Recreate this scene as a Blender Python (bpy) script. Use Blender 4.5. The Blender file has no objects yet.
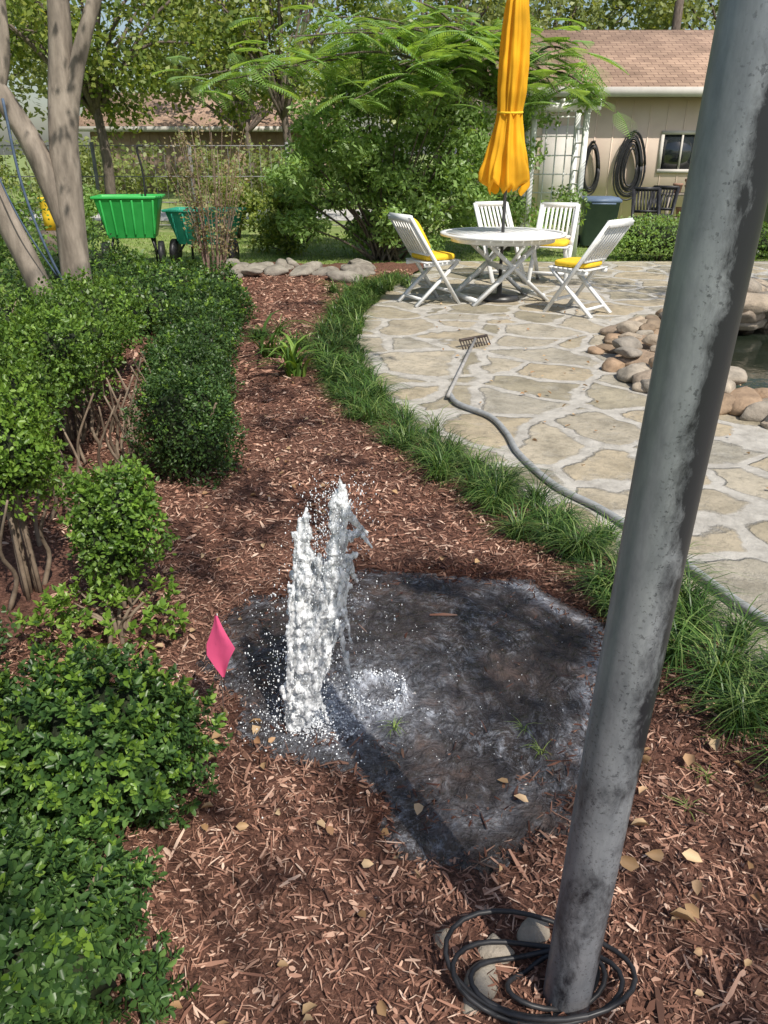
import bpy, bmesh, math, numpy as np
from mathutils import Vector, Matrix
R=np.random.default_rng(7)
sc=bpy.context.scene
def nrm(a): return a/np.maximum(np.linalg.norm(a,axis=-1,keepdims=True),1e-9)

# ------------------------------------------------------------ mesh helpers
class Geo:
    def __init__(s): s.v=[];s.f=[];s.m=[];s.n=0;s.a=[]
    def add(s,v,f,mi=0,att=None):
        v=np.asarray(v,float).reshape(-1,3)
        fl=f if isinstance(f,list) else [f]
        for ff in fl:
            ff=np.asarray(ff,int)
            if len(ff)==0: continue
            s.f.append(ff+s.n); s.m.append(np.full(len(ff),mi))
        s.v.append(v); s.n+=len(v)
        s.a.append(np.zeros(len(v)) if att is None else np.broadcast_to(att,(len(v),)))
    def obj(s,name,mats,parent=None,smooth=False,att=None):
        V=np.concatenate(s.v); me=bpy.data.meshes.new(name)
        me.vertices.add(len(V)); me.vertices.foreach_set("co",V.ravel())
        loops=np.concatenate([f.ravel() for f in s.f])
        tot=np.concatenate([np.full(len(f),f.shape[1]) for f in s.f])
        st=np.concatenate([[0],np.cumsum(tot)[:-1]])
        me.loops.add(len(loops)); me.loops.foreach_set("vertex_index",loops.astype(np.int32))
        me.polygons.add(len(tot)); me.polygons.foreach_set("loop_start",st.astype(np.int32))
        me.polygons.foreach_set("material_index",np.concatenate(s.m).astype(np.int32))
        if smooth: me.polygons.foreach_set("use_smooth",np.ones(len(tot),bool))
        if att:
            A=me.attributes.new(att,'FLOAT','POINT'); A.data.foreach_set("value",np.concatenate(s.a).astype(np.float32))
        me.update(calc_edges=True); me.validate()
        for m in (mats if isinstance(mats,(list,tuple)) else [mats]): me.materials.append(m)
        o=bpy.data.objects.new(name,me); sc.collection.objects.link(o)
        if parent: o.parent=parent
        return o
def empty(name):
    o=bpy.data.objects.new(name,None); sc.collection.objects.link(o); o.empty_display_size=.1; return o
BF=np.array([[0,3,2,1],[4,5,6,7],[0,1,5,4],[1,2,6,5],[2,3,7,6],[3,0,4,7]])
def box(x0,x1,y0,y1,z0,z1):
    return np.array([[x0,y0,z0],[x1,y0,z0],[x1,y1,z0],[x0,y1,z0],[x0,y0,z1],[x1,y0,z1],[x1,y1,z1],[x0,y1,z1]],float),BF
def bar(p,q,w,h,up=(0,0,1)):
    p=np.array(p,float);q=np.array(q,float);a=nrm(q-p);s=np.cross(a,up)
    if np.linalg.norm(s)<1e-3: s=np.cross(a,(0,1,0))
    s=nrm(s)*w/2;u=nrm(np.cross(s,a))*h/2
    return np.array([p-s-u,p+s-u,p+s+u,p-s+u,q-s-u,q+s-u,q+s+u,q-s+u]),BF
def cat(pts,n):
    P=np.array(pts,float);P=np.vstack([2*P[0]-P[1],P,2*P[-1]-P[-2]]);o=[]
    for i in range(1,len(P)-2):
        for t in np.linspace(0,1,n,endpoint=False):
            o.append(.5*((2*P[i])+(-P[i-1]+P[i+1])*t+(2*P[i-1]-5*P[i]+4*P[i+1]-P[i+2])*t*t+(-P[i-1]+3*P[i]-3*P[i+1]+P[i+2])*t**3))
    o.append(P[-2]);return np.array(o)
def tube(path,rad,seg=8,sm=0,closed=False,wob=0):
    path=np.array(path,float)
    rad=np.broadcast_to(np.array(rad,float),(len(path),)) if np.ndim(rad)==0 or len(rad)==len(path) else np.interp(np.linspace(0,1,len(path)),np.linspace(0,1,len(rad)),rad)
    if sm:
        q=np.column_stack([path,rad]);q=cat(q,sm);path=q[:,:3];rad=q[:,3]
    n=len(path);T=nrm(np.gradient(path,axis=0))
    u=np.cross(T[0],(0,0,1));
    if np.linalg.norm(u)<.1:u=np.cross(T[0],(1,0,0))
    u=nrm(u);V=[]
    th=np.linspace(0,2*np.pi,seg,endpoint=False)
    for i in range(n):
        u=nrm(u-T[i]*np.dot(u,T[i]));w=np.cross(T[i],u)
        r=rad[i]*(1+wob*np.sin(3*th+i*.7)+wob*.6*np.sin(2*th-i*.4))
        V.append(path[i]+np.outer(np.cos(th)*r,u)+np.outer(np.sin(th)*r,w))
    V=np.concatenate(V)
    i=np.arange(n-1)[:,None]*seg;j=np.arange(seg)[None,:];k=(j+1)%seg
    F=np.stack([i+j,i+k,i+k+seg,i+j+seg],-1).reshape(-1,4)
    V=np.vstack([V,path[0],path[-1]]);a=n*seg
    c1=np.array([[a,(x+1)%seg,x] for x in range(seg)]);b=(n-1)*seg
    c2=np.array([[a+1,b+x,b+(x+1)%seg] for x in range(seg)])
    return V,[F,c1,c2]
def ico(sub):
    bm=bmesh.new();bmesh.ops.create_icosphere(bm,subdivisions=sub,radius=1)
    V=np.array([v.co[:] for v in bm.verts]);F=np.array([[v.index for v in f.verts] for f in bm.faces]);bm.free();return V,F
ICO1=ico(1);ICO2=ico(2);ICO3=ico(3)
def lump(p,seed,freq=1.,k=7):
    r=np.random.default_rng(seed);o=0
    for i in range(k):
        kv=r.normal(size=3)*freq;o=o+np.sin(p@kv+r.uniform(0,6.28))
    return o/math.sqrt(k)
def rock(c,s,seed,I=ICO3):
    V=I[0].copy();r=np.random.default_rng(seed);V=V*(1+.12*lump(V,seed,1.5)[:,None])
    for q in range(9):
        nn=nrm(r.normal(size=3)*[1,1,1.3]);dd=r.uniform(.55,.85);ex=np.maximum(V@nn-dd,0);V=V-ex[:,None]*nn*.93
    V=V*(1+.02*lump(V,seed+9,6)[:,None])
    a=r.uniform(0,6.28);V=V*np.array(s)*1.15
    V=V@np.array([[math.cos(a),math.sin(a),0],[-math.sin(a),math.cos(a),0],[0,0,1]])
    return V+np.array(c),I[1]
def spheres(C,rad,I=ICO1,sz=1.):
    C=np.array(C);rad=np.array(rad);V=(C[:,None,:]+I[0][None]*rad[:,None,None]*np.array([1,1,sz]))
    F=I[1][None]+(np.arange(len(C))*len(I[0]))[:,None,None]
    return V.reshape(-1,3),F.reshape(-1,3)
def leaves(P,Nn,L,W,simple=True,d=None,jit=.5,fold=.18):
    n=len(P)
    if d is None:
        r=R.normal(size=(n,3));d=r-np.sum(r*Nn,1,keepdims=True)*Nn*.75
    d=nrm(d);nv=nrm(Nn+jit*R.normal(size=(n,3)));b=nrm(np.cross(d,nv));nv=np.cross(b,d)
    l=(L*R.uniform(.65,1.25,n))[:,None];w=l*W/L
    if simple:
        V=np.stack([P,P+.45*l*d+w*b+fold*w*nv,P+l*d,P+.45*l*d-w*b+fold*w*nv],1)
        F=np.arange(n)[:,None]*4+np.array([[0,1,2,3]]);return V.reshape(-1,3),F
    V=np.stack([P,P+.3*l*d+w*b+fold*l*nv*.5,P+.7*l*d+w*.8*b+fold*l*nv*.4,P+l*d-.08*l*nv,P+.7*l*d-w*.8*b+fold*l*nv*.4,P+.3*l*d-w*b+fold*l*nv*.5],1)
    i=np.arange(n)[:,None]*6
    F=np.concatenate([i+np.array([[0,1,2,3]]),i+np.array([[0,3,4,5]])]);return V.reshape(-1,3),F
def rosettes(P,Nn,L,W,k=7):
    n=len(P);r=R.normal(size=(n,3));t1=nrm(np.cross(Nn,r));t2=np.cross(Nn,t1)
    ph=(np.arange(k)*2.4)[None,:]+R.uniform(0,6.28,(n,1))
    rad=np.cos(ph)[...,None]*t1[:,None]+np.sin(ph)[...,None]*t2[:,None]
    el=np.linspace(.15,1.1,k)[None,:,None]
    d=rad*np.cos(el)+Nn[:,None]*np.sin(el);nn=Nn[:,None]*np.cos(el)-rad*np.sin(el)+0*d
    Pp=P[:,None]+Nn[:,None]*(np.linspace(-.5,.35,k)*L)[None,:,None]+0*d
    return leaves(Pp.reshape(-1,3),nrm(nn.reshape(-1,3)),L,W,False,d.reshape(-1,3),.25)
def blades(B,D,L,W,up=.9,lev=4):
    n=len(B);D=nrm(D);s=nrm(np.cross(D,(0,0,1)));V=[]
    for i in range(lev):
        t=i/(lev-1);w=(W*(1-t**2*.93))[:,None]/2
        c=B+D*(L*(.12*t+.75*t*t))[:,None]+np.array([0,0,1])*(L*up*(1.25*t-.85*t*t))[:,None]
        V+= [c-s*w,c+s*w]
    V=np.stack(V,1).reshape(-1,3);i=np.arange(n)[:,None]*lev*2
    F=np.concatenate([i+np.array([[2*k,2*k+1,2*k+3,2*k+2]]) for k in range(lev-1)]);return V,F

# ------------------------------------------------------------ material helpers
def nd(nt,t,**k):
    n=nt.nodes.new(t)
    for a,b in k.items(): setattr(n,a,b)
    return n
def newm(name,col=(.5,.5,.5),rough=.6,metal=0.,spec=.5):
    m=bpy.data.materials.new(name);m.use_nodes=True;nt=m.node_tree;b=nt.nodes["Principled BSDF"]
    b.inputs["Base Color"].default_value=(*col,1);b.inputs["Roughness"].default_value=rough;b.inputs["Metallic"].default_value=metal
    b.inputs["Specular IOR Level"].default_value=spec
    return m,nt,b
def ramp(nt,fac,stops,interp='LINEAR'):
    r=nd(nt,'ShaderNodeValToRGB');e=r.color_ramp.elements;r.color_ramp.interpolation=interp
    while len(e)<len(stops): e.new(.5)
    for i,(p,c) in enumerate(stops):
        e[i].position=p;e[i].color=(*c,1) if len(c)==3 else c
    nt.links.new(fac,r.inputs[0]);return r.outputs[0]
def G(v): return (v,v,v)
def coords(nt,scale=(1,1,1),warp=0,ws=1.):
    tc=nd(nt,'ShaderNodeTexCoord');o=tc.outputs['Object']
    if warp:
        n=nd(nt,'ShaderNodeTexNoise');n.inputs['Scale'].default_value=ws;n.inputs['Detail'].default_value=3;nt.links.new(o,n.inputs['Vector'])
        v=nd(nt,'ShaderNodeVectorMath',operation='MULTIPLY_ADD');nt.links.new(n.outputs['Color'],v.inputs[0]);v.inputs[1].default_value=(warp,)*3;nt.links.new(o,v.inputs[2]);o=v.outputs[0]
    mp=nd(nt,'ShaderNodeMapping');mp.inputs['Scale'].default_value=scale;nt.links.new(o,mp.inputs[0]);return mp.outputs[0]
def noise(nt,vec,scale,detail=4,rough=.6,dist=0):
    n=nd(nt,'ShaderNodeTexNoise');n.inputs['Scale'].default_value=scale;n.inputs['Detail'].default_value=detail;n.inputs['Roughness'].default_value=rough;n.inputs['Distortion'].default_value=dist
    nt.links.new(vec,n.inputs['Vector']);return n.outputs['Fac']
def mth(nt,op,a,b=0.,clamp=False,c=0.):
    n=nd(nt,'ShaderNodeMath',operation=op,use_clamp=clamp)
    for k,x in enumerate((a,b,c)):
        if hasattr(x,'links'): nt.links.new(x,n.inputs[k])
        else: n.inputs[k].default_value=x
    return n.outputs[0]
def mixc(nt,fac,a,b,bt='MIX'):
    m=nd(nt,'ShaderNodeMix',data_type='RGBA',blend_type=bt)
    for s,x in ((m.inputs[0],fac),(m.inputs[6],a),(m.inputs[7],b)):
        if hasattr(x,'is_linked') or hasattr(x,'links'): nt.links.new(x,s)
        elif isinstance(x,(int,float)): s.default_value=x
        else: s.default_value=(*x,1)
    return m.outputs[2]
def bump(nt,b,h,st=.5,dist=.01):
    n=nd(nt,'ShaderNodeBump');n.inputs['Strength'].default_value=st;n.inputs['Distance'].default_value=dist
    nt.links.new(h,n.inputs['Height']);nt.links.new(n.outputs[0],b.inputs['Normal'])
def island(nt): return nd(nt,'ShaderNodeNewGeometry').outputs['Random Per Island']
def leafm(name,stops,rough=.4,trans=.3,tcol=None,spec=.4):
    m,nt,b=newm(name,rough=rough,spec=spec)
    n=len(stops);c=ramp(nt,island(nt),[(i/max(1,n-1),s) for i,s in enumerate(stops)])
    v=coords(nt);nz=noise(nt,v,2.2,2);c2=mixc(nt,1.,c,ramp(nt,nz,[(.3,G(.65)),(.7,G(1.25))]),'MULTIPLY')
    nt.links.new(c2,b.inputs['Base Color'])
    t=nd(nt,'ShaderNodeBsdfTranslucent');tc=mixc(nt,1.,c2,tcol or (1.5,1.35,.5),'MULTIPLY');nt.links.new(tc,t.inputs[0])
    mx=nd(nt,'ShaderNodeMixShader');mx.inputs[0].default_value=trans
    nt.links.new(b.outputs[0],mx.inputs[1]);nt.links.new(t.outputs[0],mx.inputs[2]);nt.links.new(mx.outputs[0],nt.nodes['Material Output'].inputs[0]);return m
def nm(name,stops,scale=4,rough=.7,bs=.3,bd=.01,sc3=(1,1,1),det=5,metal=0,bscale=None,spec=.4):
    m,nt,b=newm(name,rough=rough,metal=metal,spec=spec);v=coords(nt,sc3);f=noise(nt,v,scale,det)
    nt.links.new(ramp(nt,f,stops),b.inputs['Base Color'])
    if bs: bump(nt,b,noise(nt,v,bscale or scale*3,5),bs,bd)
    return m

box_leaf=leafm("boxwood_leaf",[(.05,.10,.022),(.085,.165,.03),(.13,.23,.04),(.20,.31,.06)])
dark_leaf=leafm("dark_boxwood_leaf",[(.025,.060,.020),(.048,.10,.028),(.07,.14,.036),(.12,.20,.05)])
lime_leaf=leafm("new_growth_leaf",[(.09,.18,.025),(.17,.30,.04),(.26,.40,.07)])
priv_leaf=leafm("glossy_leaf",[(.028,.068,.022),(.05,.11,.03),(.075,.155,.04),(.13,.23,.06)],rough=.38)
shrub_leaf=leafm("shrub_leaf",[(.16,.27,.08),(.24,.38,.11),(.34,.50,.17)],trans=.42)
tree_leaf=leafm("tree_leaf",[(.08,.13,.03),(.15,.22,.045),(.24,.31,.07),(.36,.40,.11)],trans=.45)
far_leaf=leafm("far_tree_leaf",[(.13,.18,.06),(.22,.27,.09),(.33,.38,.14)],trans=.42)
feather=leafm("feathery_leaf",[(.22,.37,.10),(.32,.50,.17)],trans=.45)
grass_m=leafm("liriope_blade",[(.025,.060,.017),(.05,.11,.022),(.09,.18,.034),(.26,.34,.11)],trans=.25)
lawn_m=leafm("lawn_blade",[(.15,.25,.05),(.23,.34,.08),(.31,.39,.13)],trans=.3)
dry_m=leafm("dry_leaf",[(.30,.17,.08),(.48,.32,.17),(.62,.46,.28),(.38,.2,.1)],rough=.6,trans=.15,tcol=(1.2,.9,.6))
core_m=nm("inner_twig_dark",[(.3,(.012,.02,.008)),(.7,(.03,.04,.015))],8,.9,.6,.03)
bark=nm("smooth_bark",[(.25,(.12,.10,.08)),(.5,(.25,.21,.17)),(.75,(.40,.34,.28))],5,.75,.4,.01,(3,3,.8))
dbark=nm("rough_bark",[(.3,(.07,.055,.045)),(.7,(.2,.16,.13))],8,.85,.8,.02,(3,3,.7))
twig=nm("twig_bark",[(.3,(.14,.10,.07)),(.7,(.28,.22,.16))],20,.8,.2,.003)
white=nm("weathered_white_paint",[(.25,(.62,.62,.60)),(.45,(.78,.79,.78)),(.8,(.84,.85,.84))],9,.45,.15,.002,(1,1,1),6)
yellow=nm("yellow_fabric",[(.3,(.80,.50,.02)),(.7,(.88,.60,.04))],14,.8,.3,.004)
umbr=leafm("orange_yellow_canvas",[(.88,.46,.02),(.90,.50,.03)],rough=.8,trans=.3,tcol=(1.1,.95,.4),spec=.2)
black=nm("black_rubber",[(.3,(.012,.012,.014)),(.7,(.035,.035,.038))],20,.45,.1,.001)

# ------------------------------------------------------------ world, sun, camera
SH=nrm(np.array([.527,-.850]));EL=math.radians(52);COT=1/math.tan(EL)
w=bpy.data.worlds.new("World");sc.world=w;w.use_nodes=True;nt=w.node_tree
sky=nt.nodes.new('ShaderNodeTexSky');sky.sky_type='NISHITA';sky.sun_disc=False;sky.sun_elevation=EL;sky.sun_rotation=math.radians(148.2);sky.air_density=1.1;sky.dust_density=2.
nt.links.new(sky.outputs[0],nt.nodes['Background'].inputs[0]);nt.nodes['Background'].inputs[1].default_value=.12
sl=bpy.data.lights.new("sun",'SUN');sl.energy=5.;sl.angle=math.radians(.53);sl.color=(1,.94,.85)
so=bpy.data.objects.new("sun",sl);sc.collection.objects.link(so)
so.rotation_euler=Vector((SH[0]*math.cos(EL),SH[1]*math.cos(EL),math.sin(EL))).to_track_quat('Z','Y').to_euler();so.location=(6,-8,12)
cd=bpy.data.cameras.new("camera");cam=bpy.data.objects.new("camera",cd);sc.collection.objects.link(cam);sc.camera=cam
cam.location=(0,0,1.6);cam.rotation_euler=(math.radians(90-25.2),0,0);cd.sensor_fit='VERTICAL';cd.sensor_height=36;cd.lens=27.04;cd.clip_end=500;cd.clip_start=.05
sc.view_settings.view_transform='Standard';sc.view_settings.look='None';sc.view_settings.exposure=0

# ------------------------------------------------------------ ground layout
BY=np.array([-2,0,1.56,1.98,2.38,2.83,3.31,3.87,4.5,5.5,6.8,8.1,10,11.5,13]);BX=np.array([2.1,1.6,1.29,1.16,1.04,.88,.66,.38,.06,-.27,-.42,-.38,-.1,.4,1.])
bx=lambda y:np.interp(y,BY,BX)
POLY=np.array([(-.21,2.66),(.24,2.79),(.60,2.68),(.80,2.33),(.70,1.9),(.57,1.6),(.31,1.44),(.12,1.46),(-.08,1.72),(-.36,1.78),(-.54,2.2),(-.47,2.55)])
def pdist(x,y):
    p=np.stack([x,y],-1);d=np.full(x.shape,9.);ins=np.zeros(x.shape,bool)
    for i in range(len(POLY)):
        a=POLY[i];b=POLY[(i+1)%len(POLY)];ab=b-a
        t=np.clip(((p-a)@ab)/(ab@ab),0,1);d=np.minimum(d,np.linalg.norm(p-a-t[...,None]*ab,axis=-1))
        c=((a[1]>y)!=(b[1]>y))&(x<(b[0]-a[0])*(y-a[1])/(b[1]-a[1]+1e-12)+a[0]);ins^=c
    d=np.where(ins,d,-d)
    q=np.stack([x,y,0*x],-1);return d+.035*lump(q,5,7)+.018*lump(q,6,24)
def zg(x,y):
    q=np.stack([x,y,0*x],-1);z=.034+.010*lump(q,1,3)+.006*lump(q,2,12)+.005*lump(q,3,35)
    pd=pdist(x,y)
    return z-.034*np.clip((pd+.10)/.20,0,1)-.008*np.clip((pd+.3)/.3,0,1)
def wet(x,y): return np.clip((pdist(x,y)+.20+.05*lump(np.stack([x,y,0*x],-1),8,8))/.16,0,1)

lawn_g=nm("lawn_soil",[(.3,(.12,.18,.04)),(.5,(.21,.28,.08)),(.72,(.36,.34,.18))],2.5,.9,.5,.03)
g=Geo();g.add([[-150,-60,0],[150,-60,0],[150,300,0],[-150,300,0]],np.array([[0,1,2,3]]));g.obj("ground",lawn_g)

def mulchmat(name,chips):
    m,nt,b=newm(name,rough=.85,spec=.3);v=coords(nt,(1,1,1),.02,40)
    if chips: c=ramp(nt,island(nt),[(0,(.045,.023,.017)),(.2,(.13,.065,.045)),(.5,(.27,.14,.098)),(.75,(.40,.24,.175)),(.92,(.54,.37,.28)),(1,(.66,.51,.41))])
    else:
        c=ramp(nt,noise(nt,v,70,6,.7),[(.32,(.04,.02,.015)),(.5,(.17,.082,.058)),(.7,(.35,.20,.145))]);bump(nt,b,noise(nt,v,90,6,.7),1.,.02)
    big=ramp(nt,noise(nt,coords(nt),1.9,5),[(.3,(.80,.77,.76)),(.7,(1.2,1.13,1.08))])
    c=mixc(nt,1.,c,big,'MULTIPLY')
    a=nd(nt,'ShaderNodeAttribute',attribute_name='wet').outputs['Fac']
    c=mixc(nt,a,c,mixc(nt,1.,c,(.32,.28,.27),'MULTIPLY'));nt.links.new(c,b.inputs['Base Color'])
    rr=nd(nt,'ShaderNodeMapRange');rr.inputs[3].default_value=.85;rr.inputs[4].default_value=.25;nt.links.new(a,rr.inputs[0]);nt.links.new(rr.outputs[0],b.inputs['Roughness']);return m
mulch_g=mulchmat("mulch_soil",False);mulch_c=mulchmat("mulch_chip",True)
ys=np.concatenate([np.arange(-1,.6,.1),np.arange(.6,4,.016),np.arange(4,12.4,.06)]);nx=190
s=np.linspace(0,1,nx)
yy=ys[:,None]+0*s[None];lx=np.where(yy<9,-4.,-4+np.clip((yy-9)/3,0,1)*1.2);xx=lx+(bx(yy)+.1-lx)*(s[None]**.75)
zz=zg(xx,yy);zz[-1]=-.01;zz[:,0]=-.01
i=np.arange(len(ys)-1)[:,None]*nx;j=np.arange(nx-1)[None]
F=np.stack([i+j,i+j+1,i+j+1+nx,i+j+nx],-1).reshape(-1,4)
g=Geo();g.add(np.stack([xx,yy,zz],-1),F,0,wet(xx,yy).ravel());g.obj("mulch_bed",mulch_g,None,True,"wet")
# chips
g=Geo()
for (y0,y1,x0,x1,den,L,W) in [(.65,3.,-1.3,1.5,9500,.019,.0036),(.65,3.,-1.3,1.5,600,.040,.0055),(3,5.5,-2.0,1.0,3800,.026,.006),(5.5,11.5,-3.0,.4,900,.045,.011)]:
    n=int((y1-y0)*(x1-x0)*den);x=R.uniform(x0,x1,n);y=R.uniform(y0,y1,n)
    pd=pdist(x,y);k=(x<bx(y)+.10)&((pd<.0)|(R.random(n)<np.clip(.9-pd*9,.015,1)));x=x[k];y=y[k];n=len(x);pd=pd[k]
    a=R.uniform(0,6.28,n);pt=R.normal(0,.26,n);d=np.stack([np.cos(a)*np.cos(pt),np.sin(a)*np.cos(pt),np.sin(pt)],-1)
    nv=nrm(np.array([0,0,1.])+R.normal(0,.5,(n,3)));b=nrm(np.cross(d,nv));nv=np.cross(b,d)
    zc_=zg(x,y)+R.uniform(0,.014,n);zc_=np.where(pd>.03,np.maximum(zc_,.026+R.uniform(-.004,.004,n)),zc_)
    l=(L*R.lognormal(0,.5,n).clip(.3,2.6)/2)[:,None];wd=(W*R.lognormal(-.1,.55,n).clip(.3,3.)/2)[:,None];c=np.stack([x,y,zc_],-1)
    bend=nv*l*R.uniform(-.1,.25,n)[:,None]
    V=np.stack([c-d*l-b*wd*.5,c-d*l+b*wd*.6,c-b*wd+bend,c+b*wd+bend,c+d*l-b*wd*.3,c+d*l+b*wd*.5],1).reshape(-1,3)
    I=np.arange(n)[:,None]*6;F=np.concatenate([I+np.array([[0,1,3,2]]),I+np.array([[2,3,5,4]])])
    g.add(V,F,0,np.repeat(wet(x,y),6))
g.obj("mulch_chips",mulch_c,None,False,"wet")
# dry leaves
g=Geo();n=420;x=R.uniform(-1.2,1.5,n);y=.85+R.random(n)**1.3*7;k=(pdist(x,y)<-.03)&(x<bx(y)-.0);x=x[k];y=y[k]
g.add(*leaves(np.stack([x,y,zg(x,y)+.022],-1),np.tile([0,0,1.],(len(x),1)),.030,.010,False,None,.5,.45))
x=R.uniform(.5,1.3,34);y=R.uniform(.9,1.9,34);k=pdist(x,y)<-.03;x=x[k];y=y[k];g.add(*leaves(np.stack([x,y,zg(x,y)+.025],-1),np.tile([0,0,1.],(len(x),1)),.050,.015,False,None,.5,.5))
x=R.uniform(-.5,-.25,16);y=R.uniform(1.2,1.9,16);g.add(*leaves(np.stack([x,y,zg(x,y)+.025],-1),np.tile([0,0,1.],(16,1)),.038,.012,False,None,.5,.5))
x=R.uniform(0.,.5,3);y=R.uniform(1.5,1.8,3);g.add(*leaves(np.stack([x,y,0*x+.036],-1),np.tile([0,0,1.],(3,1)),.035,.011,False,None,.1,.2))
x=R.uniform(.5,4,110);y=R.uniform(3.5,9,110);k=x>bx(y)+.2;x=x[k];y=y[k];g.add(*leaves(np.stack([x,y,0*x+.045],-1),np.tile([0,0,1.],(len(x),1)),.035,.011,False,None,.3,.3))
g.obj("dry_leaf_litter",dry_m)

# patio
m,nt,b=newm("flagstone",rough=.8,spec=.3)
v=coords(nt,(1,1,1),.34,1.9)
def vor(feat,scale):
    q=nd(nt,'ShaderNodeTexVoronoi',feature=feat);q.inputs['Scale'].default_value=scale;q.inputs['Randomness'].default_value=1.;nt.links.new(v,q.inputs['Vector']);return q
e=vor('DISTANCE_TO_EDGE',1.75).outputs['Distance'];cc=vor('F1',1.75).outputs['Color']
sep=nd(nt,'ShaderNodeSeparateColor');nt.links.new(cc,sep.inputs[0])
vv=coords(nt)
st=ramp(nt,sep.outputs[0],[(0,(.29,.265,.20)),(.3,(.38,.345,.265)),(.55,(.46,.395,.29)),(.8,(.38,.36,.31)),(1,(.49,.44,.35))])
st=mixc(nt,1.,st,ramp(nt,noise(nt,vv,3.5,7,.7),[(.3,(.50,.49,.45)),(.5,(.92,.90,.86)),(.75,(1.22,1.18,1.12))]),'MULTIPLY')
st=mixc(nt,ramp(nt,noise(nt,vv,22,6,.7),[(.50,G(0)),(.66,G(.55))]),st,(.20,.18,.14))
ed=mth(nt,'MULTIPLY_ADD',noise(nt,vv,11,7,.75),-.11,False,e)
mk=ramp(nt,ed,[(-.0,G(0)),(.03,G(1))]);mk=mth(nt,'SUBTRACT',mk,ramp(nt,noise(nt,vv,5,7,.75),[(.52,G(0)),(.72,G(.5))]),True)
mort=ramp(nt,noise(nt,vv,9,6,.7),[(.3,(.31,.29,.255)),(.6,(.51,.485,.435))])
nt.links.new(mixc(nt,mk,mort,st),b.inputs['Base Color'])
hh=mixc(nt,.5,mk,noise(nt,vv,16,7,.75));bump(nt,b,hh,.9,.03)
flag_m=m
g=Geo();ys=np.arange(-1.5,12.61,.1);nx=90;t=np.linspace(0,1,nx);yy=ys[:,None]+0*t;xx=bx(yy)+.13+.03*np.sin(yy*5)+(9.5-bx(yy))*t**1.3
zz=.03+.006*lump(np.stack([xx,yy,0*xx],-1),12,1.5)
yy2=yy.copy();yy2[-1]+=.15*np.sin(xx[-1]*2);zz[-1]=-.02;zz[:,0]=-.01
i=np.arange(len(ys)-1)[:,None]*nx;j=np.arange(nx-1)[None];F=np.stack([i+j,i+j+1,i+j+1+nx,i+j+nx],-1).reshape(-1,4)
# cut pond opening
PC=np.array([3.65,6.1]);PR=np.array([1.5,1.65])
cx=xx.ravel()[F].mean(1);cy=yy.ravel()[F].mean(1);F=F[((cx-PC[0])/PR[0])**2+((cy-PC[1])/PR[1])**2>1.]
g.add(np.stack([xx,yy2,zz],-1),F);g.obj("flagstone_patio",flag_m,None,True)
# driveway strip in the distance
conc=nm("concrete",[(.3,(.44,.43,.40)),(.7,(.60,.58,.55))],6,.85,.2,.005)
g=Geo();g.add([[-30,20.5,.008],[2.2,20.5,.008],[2.2,24.5,.008],[-30,24.5,.008]],np.array([[0,1,2,3]]));g.obj("driveway",conc)

# ------------------------------------------------------------ puddle
m,nt,b=newm("muddy_turbulent_water",rough=.05,spec=1.);b.inputs['IOR'].default_value=1.33
v=coords(nt,(1,1,1),.25,4)
# ripple coordinates measured outward from the spring
wv=coords(nt,(1,1,1),.10,9);sp_=nd(nt,'ShaderNodeSeparateXYZ');nt.links.new(wv,sp_.inputs[0])
dx=mth(nt,'SUBTRACT',sp_.outputs[0],-.17);dy=mth(nt,'SUBTRACT',sp_.outputs[1],1.90)
rad_=mth(nt,'SQRT',mth(nt,'ADD',mth(nt,'MULTIPLY',dx,dx),mth(nt,'MULTIPLY',dy,dy)));ang=mth(nt,'ARCTAN2',dy,dx)
cb_=nd(nt,'ShaderNodeCombineXYZ');nt.links.new(rad_,cb_.inputs[0]);nt.links.new(mth(nt,'MULTIPLY',ang,.28),cb_.inputs[1])
pv=cb_.outputs[0]
base=ramp(nt,noise(nt,v,6,6,.7),[(.3,(.014,.012,.013)),(.55,(.045,.036,.034)),(.75,(.13,.088,.072))])
s1=ramp(nt,noise(nt,pv,34,8,.78,.3),[(.49,G(0)),(.58,G(.22)),(.70,G(.75))])
s2=ramp(nt,noise(nt,v,60,7,.8,0.),[(.52,G(0)),(.66,G(.45))])
big=ramp(nt,noise(nt,v,3.6,6,.65),[(.40,G(.06)),(.64,G(1))])
st_=mth(nt,'MULTIPLY',mth(nt,'ADD',s1,s2,True),big)
a=nd(nt,'ShaderNodeAttribute',attribute_name='foam').outputs['Fac']
fa=ramp(nt,noise(nt,v,55,8,.8),[(.38,G(0)),(.60,G(1))]);m3=mth(nt,'MULTIPLY',fa,a)
ad=mth(nt,'ADD',st_,m3,True)
nt.links.new(mixc(nt,ad,base,(.54,.58,.66)),b.inputs['Base Color'])  # foam and ripple streaks; their blue-grey tint paints in the sky sheen
rr=nd(nt,'ShaderNodeMapRange');rr.inputs[3].default_value=.03;rr.inputs[4].default_value=.35;nt.links.new(ad,rr.inputs[0]);nt.links.new(rr.outputs[0],b.inputs['Roughness'])
bump(nt,b,mth(nt,'ADD',mth(nt,'MULTIPLY',noise(nt,pv,34,5,.6,.3),.7),noise(nt,v,26,6,.65)),1.,.03);water_m=m
xs=np.arange(-.85,1.1,.006);ysg=np.arange(1.15,3.1,.006);X,Y=np.meshgrid(xs,ysg);D=pdist(X,Y)
q=np.stack([X,Y,0*X],-1);cr=np.hypot(X+.02,Y-1.98);cf=np.hypot(X+.17,Y-1.90)
Z=.0034*lump(q,31,14)+.0030*lump(q,32,34)+.0022*lump(q,33,70)+.0022*np.sin(cf*85+2.8*lump(q,41,6)+.8*lump(q,42,20))
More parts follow.
